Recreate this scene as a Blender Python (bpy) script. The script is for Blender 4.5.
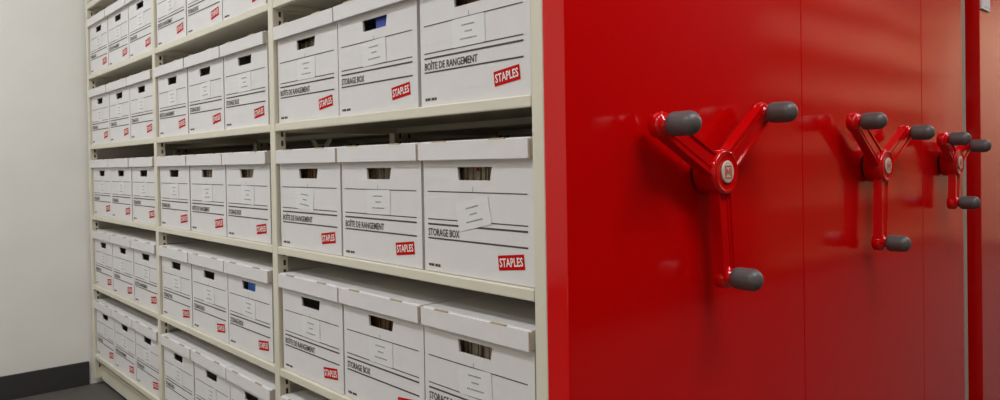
import bpy, bmesh, math, random
from mathutils import Vector, Matrix
random.seed(7)
sc = bpy.context.scene
for o in list(bpy.data.objects): bpy.data.objects.remove(o)
col = sc.collection
R = math.radians
DZ = -0.05                                  # floor at z = 0

# ------------------------------------------------------------------ camera
cam_d = bpy.data.cameras.new('camera'); cam = bpy.data.objects.new('camera', cam_d); col.objects.link(cam)
right = Vector((0.67399519, 0.73854962, -0.01658113)); up = Vector((0.00324868, 0.01948183, 0.99980493)); fwd = Vector((-0.73872859, 0.67391758, -0.01073135))
m = Matrix((right, up, -fwd)).transposed().to_4x4()
m.translation = Vector((0.80876, -0.80648, 1.01918 + DZ))
cam.matrix_world = m
cam_d.sensor_fit = 'HORIZONTAL'; cam_d.sensor_width = 36.0; cam_d.lens = 717.53873 * 36 / 1000; cam_d.shift_y = -0.030
cam_d.clip_start = 0.02; cam_d.clip_end = 60
sc.camera = cam

# ------------------------------------------------------------------ view, world, room light
sc.view_settings.view_transform = 'Standard'; sc.view_settings.look = 'None'
sc.view_settings.gamma = 1; sc.view_settings.use_curve_mapping = False
sc.view_settings.exposure = 0.0
w = bpy.data.worlds.new('world'); sc.world = w; w.use_nodes = True
w.node_tree.nodes['Background'].inputs['Color'].default_value = (0.9, 0.92, 1.0, 1)
w.node_tree.nodes['Background'].inputs['Strength'].default_value = 0.0
sc.cycles.max_bounces = 10; sc.cycles.diffuse_bounces = 6; sc.cycles.glossy_bounces = 6
CEIL = 2.85
ROOM = dict(x0=-2.833, x1=2.35, y0=-3.4, y1=8.6)
# ceiling troffers (x, y, length along y, length along x, power)
TROFFERS = [(-1.85, -1.30, 0.3, 1.5, 30), (0.2, -1.45, 0.3, 1.5, 17), (1.25, 0.3, 1.5, 0.3, 34), (1.25, 2.6, 1.5, 0.3, 15),
            (1.25, 4.8, 1.5, 0.3, 8), (1.25, 6.6, 1.5, 0.3, 14), (0.6, 7.7, 0.3, 1.5, 52), (-0.9, -2.6, 0.3, 1.5, 18)]  # next-to-last one added to brighten the end wall reflected in the panels
LIGHT_SCALE = 0.95
LIGHT_COL = (0.925, 0.98, 1.045)
for (x, y, ly, lx, p) in TROFFERS:
    ld = bpy.data.lights.new('troffer_light', 'AREA'); ld.shape = 'RECTANGLE'; ld.size = lx; ld.size_y = ly
    ld.energy = p * LIGHT_SCALE; ld.color = LIGHT_COL
    lo = bpy.data.objects.new('troffer_light', ld); col.objects.link(lo); lo.location = (x, y, CEIL - 0.045)

# ------------------------------------------------------------------ materials
def lin(c): return tuple(((v/255)/12.92 if v/255 <= .04045 else ((v/255+.055)/1.055)**2.4) for v in c) + (1,)
def mat(name, c, rough=.5, metal=0, noise=0, nscale=20, bump=0, bscale=30, coat=0, coat_rough=.05, ior=1.5, emit=0, spec=.5, bdist=.001):
    m = bpy.data.materials.new(name); m.use_nodes = True; nt = m.node_tree; b = nt.nodes['Principled BSDF']
    c = c if len(c) == 4 else lin(c)
    b.inputs['Base Color'].default_value = c; b.inputs['Roughness'].default_value = rough; b.inputs['Metallic'].default_value = metal
    b.inputs['IOR'].default_value = ior; b.inputs['Specular IOR Level'].default_value = spec
    b.inputs['Coat Weight'].default_value = coat; b.inputs['Coat Roughness'].default_value = coat_rough
    if emit: b.inputs['Emission Color'].default_value = c; b.inputs['Emission Strength'].default_value = emit
    if noise or bump:
        tc = nt.nodes.new('ShaderNodeTexCoord')
    if noise:
        n = nt.nodes.new('ShaderNodeTexNoise'); n.inputs['Scale'].default_value = nscale; n.inputs['Detail'].default_value = 4
        nt.links.new(tc.outputs['Object'], n.inputs['Vector'])
        r = nt.nodes.new('ShaderNodeValToRGB'); r.color_ramp.elements[0].position = .3; r.color_ramp.elements[1].position = .7
        r.color_ramp.elements[0].color = tuple(max(0, v*(1-noise)) for v in c[:3]) + (1,)
        r.color_ramp.elements[1].color = tuple(min(1, v*(1+noise)) for v in c[:3]) + (1,)
        nt.links.new(n.outputs['Fac'], r.inputs['Fac']); nt.links.new(r.outputs['Color'], b.inputs['Base Color'])
    if bump:
        n2 = nt.nodes.new('ShaderNodeTexNoise'); n2.inputs['Scale'].default_value = bscale; n2.inputs['Detail'].default_value = 2
        nt.links.new(tc.outputs['Object'], n2.inputs['Vector'])
        bp = nt.nodes.new('ShaderNodeBump'); bp.inputs['Strength'].default_value = bump; bp.inputs['Distance'].default_value = bdist
        nt.links.new(n2.outputs['Fac'], bp.inputs['Height']); nt.links.new(bp.outputs['Normal'], b.inputs['Normal'])
        if coat: nt.links.new(bp.outputs['Normal'], b.inputs['Coat Normal'])
    return m
M = {}
M['wall'] = mat('painted_wall', (230, 228, 221), .75, noise=.02, nscale=6, bump=.15, bscale=120)
M['ceiling'] = mat('ceiling_tile', (225, 223, 216), .9, noise=.03, nscale=60)
M['floor'] = mat('vinyl_floor', (84, 80, 74), .6, noise=.12, nscale=30)
M['base'] = mat('rubber_baseboard', (52, 50, 50), .5, noise=.05)
M['cream'] = mat('cream_enamel', (212, 206, 186), .38, noise=.015, nscale=8)
M['slot'] = mat('slot_shade', (52, 46, 36), .9)
M['white'] = mat('white_cardboard', (214, 210, 207), .72, noise=.02, nscale=25, bump=.12, bscale=160)
M['kraft'] = mat('kraft_edge', (176, 156, 128), .85, noise=.1, nscale=90)
M['ink'] = mat('black_ink', (80, 72, 66), .7, spec=.2)
M['ink2'] = mat('grey_ink', (140, 136, 133), .7)
M['logo_red'] = mat('logo_red', (188, 4, 4), .6, spec=.08)
M['logo_white'] = mat('logo_white', (228, 222, 216), .7)
M['label'] = mat('label_paper', (217, 215, 213), .6)
M['red'] = mat('red_enamel', (0.60, 0.0008, 0.0012, 1), .22, bump=.35, bscale=1.6, bdist=.010, coat=1.0, coat_rough=.12, spec=0.0)
M['beige'] = mat('beige_laminate', (222, 200, 165), .6, noise=.02)
M['tan'] = mat('tan_laminate', (205, 156, 118), .6, noise=.02)
M['dkred'] = mat('dark_red_enamel', (0.20, 0.001, 0.001, 1), .45, spec=.3)
M['hred'] = mat('handle_red', (0.60, 0.001, 0.002, 1), .2, coat=1.0, coat_rough=.06, spec=0.0)
M['rubber'] = mat('grey_rubber', (86, 85, 83), .42, noise=.08, nscale=60)
M['badge'] = mat('badge_silver', (205, 200, 180), .35)
M['badge_red'] = mat('badge_red', (205, 90, 70), .5)
M['black'] = mat('gap_and_plinth_black', (14, 10, 10), .6)
M['blue'] = mat('blue_binder', (30, 60, 170), .4)
M['blue2'] = mat('light_blue_folder', (25, 95, 175), .45)
M['paper'] = mat('grey_files', (150, 138, 118), .8, noise=.2, nscale=60)
M['paper2'] = mat('pale_files', (200, 190, 172), .8, noise=.1, nscale=60)
M['brown'] = mat('brown_files', (110, 80, 52), .8, noise=.2, nscale=60)
M['tagred'] = mat('red_tab', (180, 15, 15), .5)
M['metal'] = mat('track_steel', (150, 150, 150), .35, metal=1)
M['diffuser'] = mat('troffer_diffuser', (255, 250, 240), .5, emit=3.0)
M['frame_white'] = mat('white_enamel', (225, 225, 222), .4)
M['dark'] = mat('dark_grey_laminate', (70, 62, 58), .5)

# ------------------------------------------------------------------ mesh helpers
class MB:
    def __init__(s): s.bm = bmesh.new(); s.mats = []
    def mi(s, k):
        if k not in s.mats: s.mats.append(k)
        return s.mats.index(k)
    def _paint(s, faces, k, smooth=False):
        i = s.mi(k)
        for f in faces: f.material_index = i; f.smooth = smooth
    def box(s, a, b, k, bev=0, seg=2, mtx=None):
        r = bmesh.ops.create_cube(s.bm, size=1)
        vs = r['verts']; c = [(a[i]+b[i])/2 for i in range(3)]; d = [abs(b[i]-a[i]) for i in range(3)]
        for v in vs: v.co = Vector([v.co[i]*d[i] + c[i] for i in range(3)])
        fs = set(f for v in vs for f in v.link_faces)
        if bev:
            es = set(e for v in vs for e in v.link_edges)
            q = bmesh.ops.bevel(s.bm, geom=list(es), offset=bev, segments=seg, profile=.5, affect='EDGES')
            fs = set(q['faces']) | set(f for f in fs if f.is_valid)
            vs = list(set(v for f in fs for v in f.verts))
            fs = set(f for v in vs for f in v.link_faces)
        if mtx is not None:
            for v in set(v for f in fs for v in f.verts): v.co = mtx @ v.co
        s._paint(fs, k); return fs
    def poly(s, pts, k):
        f = s.bm.faces.new([s.bm.verts.new(p) for p in pts]); s._paint([f], k); return f
    def prism(s, pts, vec, k):               # pts: closed outline, extruded along vec
        vec = Vector(vec); a = [s.bm.verts.new(p) for p in pts]; b = [s.bm.verts.new(Vector(p)+vec) for p in pts]
        n = len(pts); fs = [s.bm.faces.new(a[::-1]), s.bm.faces.new(b)]
        for i in range(n): fs.append(s.bm.faces.new((a[i], a[(i+1) % n], b[(i+1) % n], b[i])))
        s._paint(fs, k); return fs
    def lathe(s, prof, k, n=32, axis='X', c=(0, 0, 0)):   # prof: (distance along axis, radius)
        rings = []
        for (t, r) in prof:
            ring = []
            for i in range(n):
                a = 2*math.pi*i/n
                p = (t, r*math.cos(a), r*math.sin(a)) if axis == 'X' else (r*math.cos(a), r*math.sin(a), t)
                ring.append(s.bm.verts.new(Vector(c)+Vector(p)))
            rings.append(ring)
        fs = []
        for A, B in zip(rings, rings[1:]):
            for i in range(n): fs.append(s.bm.faces.new((A[i], A[(i+1) % n], B[(i+1) % n], B[i])))
        fs.append(s.bm.faces.new(rings[0][::-1])); fs.append(s.bm.faces.new(rings[-1]))
        s._paint(fs, k, True); return fs
    def text(s, body, k, x0, x1, z0, z1, y, bold=0.0, shear=0.0, mtx=None):
        cu = bpy.data.curves.new('tmp_text', 'FONT'); cu.body = body; cu.size = 1; cu.offset = bold; cu.resolution_u = 2; cu.shear = shear
        o = bpy.data.objects.new('tmp_text', cu); col.objects.link(o)
        dg = bpy.context.evaluated_depsgraph_get(); dg.update()
        me = bpy.data.meshes.new_from_object(o.evaluated_get(dg))
        xs = [v.co.x for v in me.vertices]; ys = [v.co.y for v in me.vertices]
        ax, bx, ay, by = min(xs), max(xs), min(ys), max(ys)
        vm = []
        for v in me.vertices:
            p = Vector((x0+(v.co.x-ax)/(bx-ax)*(x1-x0), y, z0+(v.co.y-ay)/(by-ay)*(z1-z0)))
            if mtx is not None: p = mtx @ p
            vm.append(s.bm.verts.new(p))
        fs = []
        for pl in me.polygons:
            try: fs.append(s.bm.faces.new([vm[i] for i in pl.vertices]))
            except ValueError: pass
        s._paint(fs, k)
        bpy.data.objects.remove(o); bpy.data.curves.remove(cu); bpy.data.meshes.remove(me)
    def mesh(s, name):
        bmesh.ops.recalc_face_normals(s.bm, faces=s.bm.faces[:]) if False else None
        me = bpy.data.meshes.new(name); s.bm.to_mesh(me); s.bm.free()
        for k in s.mats: me.materials.append(M[k])
        return me
def link(name, me, parent=None, loc=(0, 0, 0), rot=(0, 0, 0)):
    o = bpy.data.objects.new(name, me); col.objects.link(o); o.parent = parent; o.location = loc; o.rotation_euler = rot
    return o
def empty(name, loc, rot=(0, 0, 0), parent=None):
    o = bpy.data.objects.new(name, None); o.empty_display_size = .1; col.objects.link(o); o.location = loc; o.rotation_euler = rot; o.parent = parent
    return o
def tag(o, label, cat, group=None):
    o['label'] = label; o['category'] = cat
    if group: o['group'] = group
    return o
def struct(name, mb, loc=(0, 0, 0)):
    o = link(name, mb.mesh(name), None, loc); o['kind'] = 'structure'; return o

# ------------------------------------------------------------------ room shell
x0, x1, y0, y1 = ROOM['x0'], ROOM['x1'], ROOM['y0'], ROOM['y1']; T = .12
b = MB(); b.box((x0-T, y0-T, -.1), (x1+T, y1+T, 0), 'floor'); struct('floor', b)
b = MB(); b.box((x0-T, y0-T, CEIL), (x1+T, y1+T, CEIL+.1), 'ceiling'); struct('ceiling', b)
b = MB(); b.box((x0-T, y0-T, 0), (x0, y1+T, CEIL), 'wall'); struct('wall_left', b)
b = MB(); b.box((x1, y0-T, 0), (x1+T, y1+T, CEIL), 'beige'); struct('wall_right', b)
b = MB(); b.box((x0, y0-T, 0), (x1, y0, CEIL), 'wall'); struct('wall_front', b)
b = MB(); b.box((x0, y1, 0), (x1, y1+T, CEIL), 'beige'); struct('wall_back', b)
b = MB(); b.box((x0, y0, 0), (x0+.008, -.012, .105), 'base', .003); struct('baseboard_left', b)
b = MB(); b.box((x1-.008, y0, 0), (x1, y1, .105), 'base', .003); struct('baseboard_right', b)

for i, (x, y, ly, lx, p) in enumerate(TROFFERS):
    t = empty('ceiling_light', (x, y, CEIL))
    tag(t, 'unseen white recessed ceiling light panel, one of the row above the ' + ('storage aisle' if lx > ly else 'main aisle'), 'ceiling light', 'ceiling light panels')
    f = MB(); a, c = lx/2+.03, ly/2+.03
    f.box((-a, -c, -.035), (a, -c+.03, -.001), 'frame_white', .003); f.box((-a, c-.03, -.035), (a, c, -.001), 'frame_white', .003)
    f.box((-a, -c+.03, -.035), (-a+.03, c-.03, -.001), 'frame_white', .003); f.box((a-.03, -c+.03, -.035), (a, c-.03, -.001), 'frame_white', .003)
    link('frame', f.mesh('frame'), t)
    d = MB(); d.box((-a+.03, -c+.03, -.025), (a-.03, c-.03, -.015), 'diffuser'); link('diffuser', d.mesh('diffuser'), t)

# ------------------------------------------------------------------ shelving units
PX = [0.0, -0.95, -1.89, -2.815]           # left edge of each upright
PW = .0277
LEV = [.7451 + (k-3)*.31172 for k in range(1, 8)]   # lower edge of each shelf's front lip
LEV = [.7451 - 2*.31172] + [.7451 + k*.31172 for k in (-1, 0, 1, 2, 3, 4)]
LIP = .0200
XR, XP = .0277, .0735                      # end panel: back and front
PTOP = 2.32
def post_mb(h, left=False):
    """upright with slots painted dark on its side faces, origin at its front left foot"""
    p = MB()
    p.box((0, 0, .03), (PW, .030, h), 'cream', .0015, 1)
    z = .08
    while z < h-.05:
        p.box((PW-.001, .0165, z), (PW+.0006, .0225, z+.0135), 'slot')  # dark patches paint the shade inside the slots, nothing is cut
        p.box((-.0006, .0165, z), (.001, .0225, z+.0135), 'slot')
        z += .0235
    return p
def shelf_mb(wd, dep, z):
    s = MB()
    s.box((0, 0, 0), (wd, .014, LIP), 'cream', .0022, 2)
    s.box((0, dep-.014, 0), (wd, dep, LIP), 'cream', .0022, 2)
    s.box((0, .014, LIP-.004), (wd, dep-.014, LIP), 'cream')
    s.box((0, .014, 0), (.004, dep-.014, LIP-.004), 'cream'); s.box((wd-.004, .014, 0), (wd, dep-.014, LIP-.004), 'cream')
    return s
POST_ME = post_mb(2.2).mesh('post')
_sh = {}
def shelf_me(wd, dep):
    k = (round(wd, 4), round(dep, 4))
    if k not in _sh: _sh[k] = shelf_mb(wd, dep, 0).mesh('shelf')
    return _sh[k]

def arm_mb(L):
    """spoke lying along +Y from the hub, front face towards +X, with raised rims"""
    a = MB()
    # body outline (y, z) tapered
    h0, h1 = .0225, .0195
    out = [(0.02, -h0), (L, -h1), (L, h1), (0.02, h0)]
    a.prism([(0.026, y, z) for y, z in out], (.018, 0, 0), 'hred')
    for sgn in (-1, 1):
        q = [(0.02, sgn*(h0)), (L, sgn*(h1)), (L, sgn*(h1-.0045)), (0.02, sgn*(h0-.0045))]
        a.prism([(.044, y, z) for y, z in q], (.003, 0, 0), 'hred')
    # raised inner rib ridge line
    a.prism([(.044, y, z) for y, z in [(.035, .0085), (L-.02, .0085), (L-.02, .0065), (.035, .0065)]], (.0016, 0, 0), 'hred')
    # boss at the end
    a.lathe([(.022, .0195), (.024, .0215), (.040, .0215), (.044, .0195), (.0445, .0165), (.047, .0155), (.048, .0125), (.055, .0125)], 'hred', 32, 'X', (0, L, 0))
    bmesh.ops.recalc_face_normals(a.bm, faces=a.bm.faces[:])
    return a
def knob_me(l=.054, r=.0202):
    k = MB(); prof = [(0, .0165), (.0012, .0182), (.004, .0194), (.009, r), (.014, r)]
    prof += [(l-r*.95, r)]
    for i in range(1, 8):
        t = i/8*math.pi/2
        prof.append((l-r*.95+math.sin(t)*r*.95, r*math.cos(t)))
    prof.append((l, .0008))
    k.lathe(prof, 'rubber', 40)
    return k.mesh('knob')
KNOB = knob_me(); ARM = {L: arm_mb(L).mesh('arm') for L in (.195, .124)}
h = MB()
h.lathe([(0, .036), (.008, .036)], 'black', 40)  # black disc stands in for the shade in the gap behind the hub
h.lathe([(.0065, .0400), (.0075, .0415), (.046, .0415), (.0510, .0400), (.0530, .0375), (.0535, .0355), (.0515, .0335), (.0512, .0300)], 'hred', 48)
bmesh.ops.recalc_face_normals(h.bm, faces=h.bm.faces[:])
HUB = h.mesh('hub')
g = MB()
g.lathe([(.0512, .0195), (.0535, .0205), (.0545, .0200), (.0548, .0185)], 'badge', 40)
X = .0551; q = .0105
def bar(ya, za, yb, zb, wdt=.0016):
    d = Vector((0, yb-ya, zb-za)); n = Vector((0, -d.z, d.y)).normalized()*wdt/2
    g.prism([Vector((X, ya, za))+n, Vector((X, ya, za))-n, Vector((X, yb, zb))-n, Vector((X, yb, zb))+n], (.0004, 0, 0), 'badge_red')
for s_ in (-1, 1):
    bar(-q, s_*q, q, s_*q); bar(s_*q, -q, s_*q, q); bar(s_*.006, -.0065, s_*.006, .0065, .003)
bar(-.006, .0065, 0, -.003, .0026); bar(.006, .0065, 0, -.003, .0026)
BADGE = g.mesh('badge')

def handle(parent, y, z, L, ang):
    e = link('handle', HUB, parent, (XP, y, z)); e['label'] = 'red three-arm turning handle with grey knobs'
    link('badge', BADGE, e)['label'] = 'pale round badge with a red square mark'
    for k in (0, 120, 240):
        a = R(ang+k)
        link('arm', ARM[L], e, (0, 0, 0), (a, 0, 0))
        n = link('knob', KNOB, e, (.0545, L*math.cos(a), L*math.sin(a))); n['label'] = 'grey rubber knob'
def unit(y, depth, label, dbl, hnd, back_brace=True, x_shift=0, bays=3):
    u = empty('mobile_shelving_unit', (0, y, 0)); tag(u, label, 'shelving', 'mobile shelving units')
    # base carriage on the floor
    c = MB(); c.box((PX[3], .03, .018), (XR, depth-.03, .085), 'cream', .004)
    for wx in (-2.4, -1.4, -.4):
        for wy in (.10, depth-.10): c.lathe([(-.012, .038), (.012, .038)], 'metal', 24, 'X', (wx, wy, .038))
    link('base_carriage', c.mesh('base_carriage'), u)
    p = MB(); p.box((XR, 0, .03), (XP, depth-.0015, PTOP), 'red', .0022, 3)
    link('end_panel', p.mesh('end_panel'), u)['label'] = 'glossy red enamelled end panel'
    rows = [(0, min(depth, .40) if not dbl else depth/2)] + ([(depth/2, depth/2)] if dbl else [])
    for px in PX:
        for (ry, rd) in rows:
            for py in (ry+.0008, ry+rd-.0308):
                link('post', POST_ME, u, (px, py, 0))
    for i in range(3):
        xa, xb = PX[i+1]+PW, PX[i]
        for z in LEV:
            for (ry, rd) in rows: link('shelf', shelf_me(xb-xa-.002, rd-.012), u, (xa+.001, ry+.0012, z))
    if dbl:                                   # crossed bracing between the two rows
        for i in (1,):
            xa, xb = PX[i+1]+PW, PX[i]
            br = MB()
            for (za, zb) in ((.58, 1.42), (1.42, .58)):
                d = Vector((xb-xa, 0, zb-za)).normalized(); n = Vector((-d.z, 0, d.x))*.011
                A, B = Vector((xa, 0, za)), Vector((xb, 0, zb)); yo = .0 if za < zb else .0022
                br.prism([A+n+Vector((0, yo, 0)), A-n+Vector((0, yo, 0)), B-n+Vector((0, yo, 0)), B+n+Vector((0, yo, 0))], (0, .002, 0), 'cream')
            link('brace', br.mesh('brace'), u, (0, rows[0][1]-.0025, 0))
    if hnd: handle(u, *hnd)
    return u
HZ = .945
unit(0.0, .7889, 'nearest shelving unit, cream shelves full of white boxes, red panel with largest handle', True, (.373, HZ, .195, 35.1))
unit(.7889, .7889, 'shelving unit with middle red panel and second handle, between the two panel seams', True, (1.1513-.7889, HZ-.001, .195, 26.3))
unit(1.57777, .4016, 'narrow shelving unit with red panel and smallest handle, left of the gap', False, (1.7523-1.57777, HZ-.0005, .124, 24.5))
u4 = unit(2.18878, .7889, 'shelving unit at right edge, beyond the gap, with white card on red panel', True, None)
ch = MB()
ch.box((0, 0, 0), (.007, .105, .23), 'frame_white', .002); ch.box((.0071, .006, .010), (.0082, .099, .222), 'label', .0004, 1)
link('card_holder', ch.mesh('card_holder'), u4, (XP, .004, 1.488))['label'] = 'white card in a holder on the red panel'

# ------------------------------------------------------------------ across the main aisle: unseen, added for the red panels to reflect
OX = 2.02
for k in range(5):
    c = empty('reflection_cabinet', (OX, -.85+k*1.02, 0))
    tag(c, 'unseen dark red cabinet added across the main aisle for panel reflections', 'cabinet', 'unseen red cabinets added for panel reflections')
    bdy = MB(); bdy.box((0.02, .002, .08), (.32, 1.018, 2.30), 'dkred', .004); bdy.box((.04, .01, 0), (.32, 1.01, .08), 'black')
    link('body', bdy.mesh('body'), c)
    for j in (0, 1):
        dr = MB(); dr.box((0, .006+j*.509, .09), (.0195, .506+j*.509, 2.29), 'dkred', .003)
        do = link('door', dr.mesh('door'), c)
        hd = MB(); hd.box((-.022, .0, 0), (-.012, .012, .14), 'metal', .003); hd.box((-.014, .001, .01), (0, .011, .02), 'metal'); hd.box((-.014, .001, .12), (0, .011, .13), 'metal')
        link('door_handle', hd.mesh('door_handle'), do, (0, .478 if j == 0 else .528, 1.05))
rk = empty('reflection_shelving', (OX, 4.35, 0)); tag(rk, 'unseen beige shelving added across the main aisle for panel reflections', 'shelving')
bk = MB(); bk.box((.20, 0, .05), (.215, 4.1, 2.45), 'tan'); link('back_panel', bk.mesh('back_panel'), rk)
for q_ in (0, 4):
    pp = MB(); pp.box((.0, 0, 0), (.20, .03, 2.45), 'tan', .002); link('upright', pp.mesh('upright'), rk, (0, q_*1.0175, 0))
for z_ in (.1, .55, 1.0, 1.45, 1.9, 2.35):
    pp = MB(); pp.box((.0, 0, 0), (.20, 4.04, .05), 'tan', .002); link('shelf', pp.mesh('shelf'), rk, (0, .0305, z_))

# ------------------------------------------------------------------ storage boxes
BW, BD, BH = .2985, .365, .2130
LW, LH = .3010, .0335
def body_me(kind):
    s = MB(); t = .004; k = 'white'; hw = BW/2
    # hand hole corners in the front wall (x, z)
    tl, tr, br_, bl = (-.047, .1955), (.047, .1955), (.0415, .172), (-.0435, .172)
    o = [(-hw, 0), (hw, 0), (hw, BH), (-hw, BH)]
    hcs = [bl, br_, tr, tl]
    def quad(pp, y, flip=False):
        s.poly([(p[0], y, p[1]) for p in (pp if not flip else pp[::-1])], k)
    for y, fl in ((0, False), (t, True)):
        for i in range(4): quad([o[i], o[(i+1) % 4], hcs[(i+1) % 4], hcs[i]], y, fl)
    for i in range(4):
        a, c = hcs[i], hcs[(i+1) % 4]
        s.poly([(c[0], 0, c[1]), (a[0], 0, a[1]), (a[0], t, a[1]), (c[0], t, c[1])], 'white')
    s.box((-hw, 0.0002, 0), (-hw+t, BD, BH), k); s.box((hw-t, 0.0002, 0), (hw, BD, BH), k)
    s.box((-hw+t, BD-t, 0), (hw-t, BD, BH), k); s.box((-hw+t, t, 0), (hw-t, BD-t, .004), k)
    # printing on the front
    y = -.0005
    def line(xa, xb, z, w, kk='ink'): s.poly([(xa, y, z-w/2), (xb, y, z-w/2), (xb, y, z+w/2), (xa, y, z+w/2)], kk)
    line(-.137, .133, .1505, .0019); s.poly([(-.005, y, .1515), (-.0035, y, .1515), (-.0035, y, .160), (-.005, y, .160)], 'ink2')
    line(-.137, .133, .0985, .0020, 'ink'); line(-.137, .133, .0890, .0034)
    line(-.137, .133, .0625, .0030)
    if kind == 'en':
        for q_ in (0, .0005): s.text('STORAGE BOX', 'ink', -.1365+q_, -.0435+q_, .0670, .0812, y-q_*.2, .014)
    else:
        for q_ in (0, .0005): s.text('BO\u00ceTE DE RANGEMENT', 'ink', -.1365+q_, .0175+q_, .0670, .0845, y-q_*.2, .014)
    for xa, xb in ((-.136, -.1305), (-.1295, -.120), (-.117, -.1085), (-.1075, -.101)):
        s.poly([(xa, y, .0095), (xb, y, .0095), (xb, y, .0145), (xa, y, .0145)], 'ink')
    # red brand patch, tilted
    mt = Matrix.Translation((.092, 0, .0355)) @ Matrix.Rotation(R(-6.5), 4, 'Y')
    pts = [(-.0320, y, -.0127), (.0320, y, -.0127), (.0320, y, .0127), (-.0320, y, .0127)]
    s.poly([mt @ Vector(p) for p in pts], 'logo_red')
    s.text('STAPLES', 'logo_white', -.0285, .0285, -.0072, .0078, y-.0005, .02, 0, mt)
    return s.mesh('box_body')
def lid_me():
    s = MB(); k = 'white'; hw = LW/2
    s.box((-hw, .004, .0), (hw, BD+.018, LH), k, .0022, 2)
    # front flap with pinked lower edge
    n = 58; pts = []
    for i in range(n):
        xa = -hw+.001 + (LW-.004)*i/n; pts += [(xa, 0, 0.0), (xa+(LW-.004)/n/2, 0, -.0016)]
    pts += [(hw-.003, 0, 0), (hw-.003, 0, LH-.002), (-hw+.001, 0, LH-.002)]
    s.prism(pts, (0, .004, 0), k)
    bm = s.bm
    # tuck-in tab openings along the front top fold
    for cx in (-.088, .072):
        w = .019
        s.prism([(cx-w, -.0004, LH-.0035), (cx-w+.004, -.0004, LH-.006), (cx+w-.004, -.0004, LH-.006), (cx+w, -.0004, LH-.0035)], (0, .003, 0), 'white')
        s.box((cx-w, .0000, LH-.0022), (cx+w, .0042, LH+.0005), 'kraft')
    s.box((hw-.0028, .0028, .001), (hw-.0002, .0041, LH-.004), 'kraft')
    bmesh.ops.recalc_face_normals(bm, faces=bm.faces[:])
    return s.mesh('lid')
def label_me():
    s = MB(); a, c, r = .045, .0255, .004; pts = []
    for (cx, cz, a0) in ((a-r, -c+r, -90), (a-r, c-r, 0), (-a+r, c-r, 90), (-a+r, -c+r, 180)):
        for i in range(4):
            t = R(a0+i*30); pts.append((cx+r*math.cos(t), 0, cz+r*math.sin(t)))
    s.prism(pts, (0, .0002, 0), 'label')
    rnd = random.Random(3)
    for z, wd in ((.012, .036), (0, .018), (-.0125, .044)):
        x = -wd/2
        while x < wd/2-.001:
            l = rnd.uniform(.0018, .0042); s.poly([(x, -.0003, z-.0013), (x+l, -.0003, z-.0013), (x+l, -.0003, z+.0013), (x, -.0003, z+.0013)], 'ink2'); x += l+rnd.uniform(.0006, .0014)
    return s.mesh('address_label')
BODY = {'en': body_me('en'), 'fr': body_me('fr')}; LID = lid_me(); LAB = label_me()

ROWN = {1: 'bottom row', 2: 'second row up', 3: 'third row up', 4: 'fourth row up', 5: 'fifth row up', 6: 'top row'}
BAYN = {0: 'bay beside red panel', 1: 'middle bay', 2: 'bay beside wall'}
POSN = ['left', 'middle', 'right']
# measured box centres for each bay (left, middle, right)
CX = {0: [-.768, -.462, -.1585], 1: [-1.728, -1.430, -1.133], 2: [-2.622, -2.366, -2.093]}
CX[0] = [-.7665, -.4615, -.1545]; CX[1] = [-1.7135, -1.4180, -1.1240]; CX[2] = [-2.638, -2.3445, -2.051]
# print per bay (row index from bottom = shelf index): sequence left, middle, right
KIND = {(0, 3): 'fef', (0, 2): 'ffe', (0, 1): 'fee', (1, 4): 'fee', (1, 3): 'fee', (1, 2): 'efe', (1, 1): 'eee', (2, 4): 'efe', (2, 3): 'eee', (2, 2): 'eee', (2, 1): 'eef', (1, 0): 'efe', (2, 0): 'efe'}
LROT = {(0, 2, 2): (-.004, .113, 12), (0, 2, 0): (-.02, .121, -5), (0, 3, 2): (-.006, .1245, 0)}
CONT = {(0, 3, 1): 'blue', (1, 1, 2): 'blue2', (1, 2, 2): 'paper2', (1, 2, 1): 'paper2', (0, 2, 1): 'paper', (0, 2, 2): 'paper', (0, 1, 1): 'brown', (0, 2, 0): 'brown', (0, 3, 0): 'paper', (0, 1, 2): 'paper', (0, 3, 2): 'brown'}
RAISE = {k: .0004 for k in range(6)}
LIDX = {(0, 1, 2): .0020, (0, 1, 1): -.0014, (0, 2, 2): -.0022, (1, 2, 2): -.0008}
SCALEX = {0: 1.0, 1: .968, 2: .962}
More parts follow.
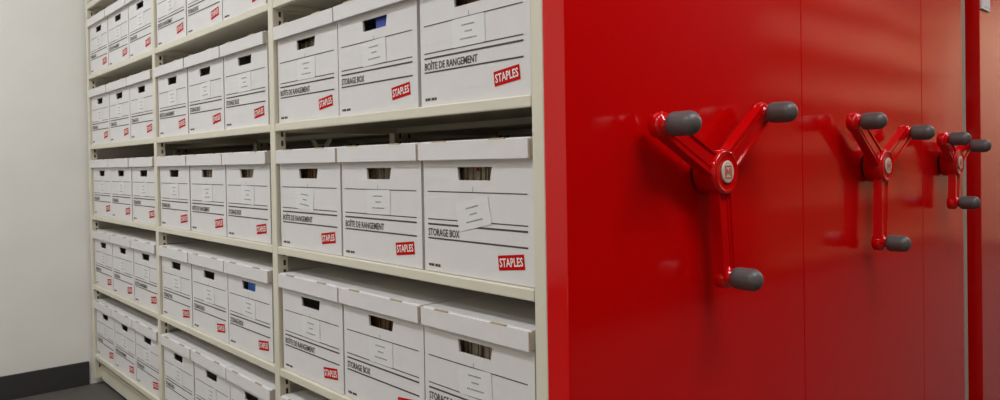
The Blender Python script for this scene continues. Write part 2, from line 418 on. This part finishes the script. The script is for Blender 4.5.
def put_box(bay, row, i):
    rz = random.uniform(-.35, .35); dy = random.uniform(-.0008, .0010)
    z = LEV[row]+LIP+.0006+RAISE[row]
    e = empty('storage_box', (CX[bay][i]-(.003 if (bay, row) == (0, 3) else .006 if (bay, row, i) == (0, 1, 2) else 0)+random.uniform(-.0003, .0003), (.0105+dy), z), (0, 0, R(rz*.5)))
    kn = KIND.get((bay, row), 'efe')[i]; k = 'en' if kn == 'e' else 'fr'
    words = 'STORAGE BOX' if kn == 'e' else 'BO\u00ceTE DE RANGEMENT'
    extra = ''
    c = CONT.get((bay, row, i))
    lab = 'white %s box, %s of three, %s, %s' % (words, POSN[i], ROWN[row+1], BAYN[bay])
    tag(e, lab, 'box', 'white storage boxes on the shelves')
    sx = SCALEX[bay]
    b_ = link('box_body', BODY[k], e); b_.scale = (sx, 1, 1)
    l_ = link('lid', LID, e, (random.uniform(-.0003, .0003)+.0012+LIDX.get((bay, row, i), 0), -.0120, BH-.0030), (0, 0, R(random.uniform(-.08, .08)))); l_.scale = (sx*(.982 if (bay, row, i) == (0, 1, 2) else 1), 1, 1)
    lu, lz, lr = LROT.get((bay, row, i), (random.uniform(-.006, .004), random.uniform(.1235, .1252), random.uniform(-2, 2)))
    a_ = link('address_label', LAB, e, (lu, -.0010, lz), (0, R(-lr), 0)); a_.scale = (sx, 1, 1)
    if c:
        f = MB(); rr = random.Random(bay*31+row*7+i)
        if c in ('blue', 'blue2'):
            f.box((-.016, 0, 0), (.050, .26, .200), c, .004, 3); f.box((-.010, -.0006, .03), (.040, .0004, .11), 'label')
            nm, cat = 'ring_binder', 'binder'; lb = '%s binder in hand hole of %s box, %s, %s' % ('dark blue' if c == 'blue' else 'bright blue', POSN[i], ROWN[row+1], BAYN[bay])
        else:
            x = -.10
            f.box((x, .004, 0), (.062, .25, .150), c, .001, 1)
            while x < .055:
                wv = rr.uniform(.004, .012); hh = rr.uniform(.186, .196); yy = rr.uniform(0, .010)
                f.box((x, yy, .0), (x+wv-.001, .25, hh), c, .0006, 1); x += wv
            if (bay, row, i) == (0, 2, 2): f.box((-.016, -.002, .184), (-.010, .001, .194), 'tagred')
            nm, cat = 'file_bundle', 'files'; lb = '%s files in hand hole of %s box, %s, %s' % ({'paper': 'grey', 'paper2': 'pale', 'brown': 'brown'}[c], POSN[i], ROWN[row+1], BAYN[bay])
        fo = link(nm, f.mesh(nm), None, (e.location.x-(0 if bay == 0 else .022), e.location.y+(.012 if c.startswith('blue') else .018), z+.0045)); tag(fo, lb, cat)
for bay in range(3):
    for row in range(6):
        for i in range(3): put_box(bay, row, i)
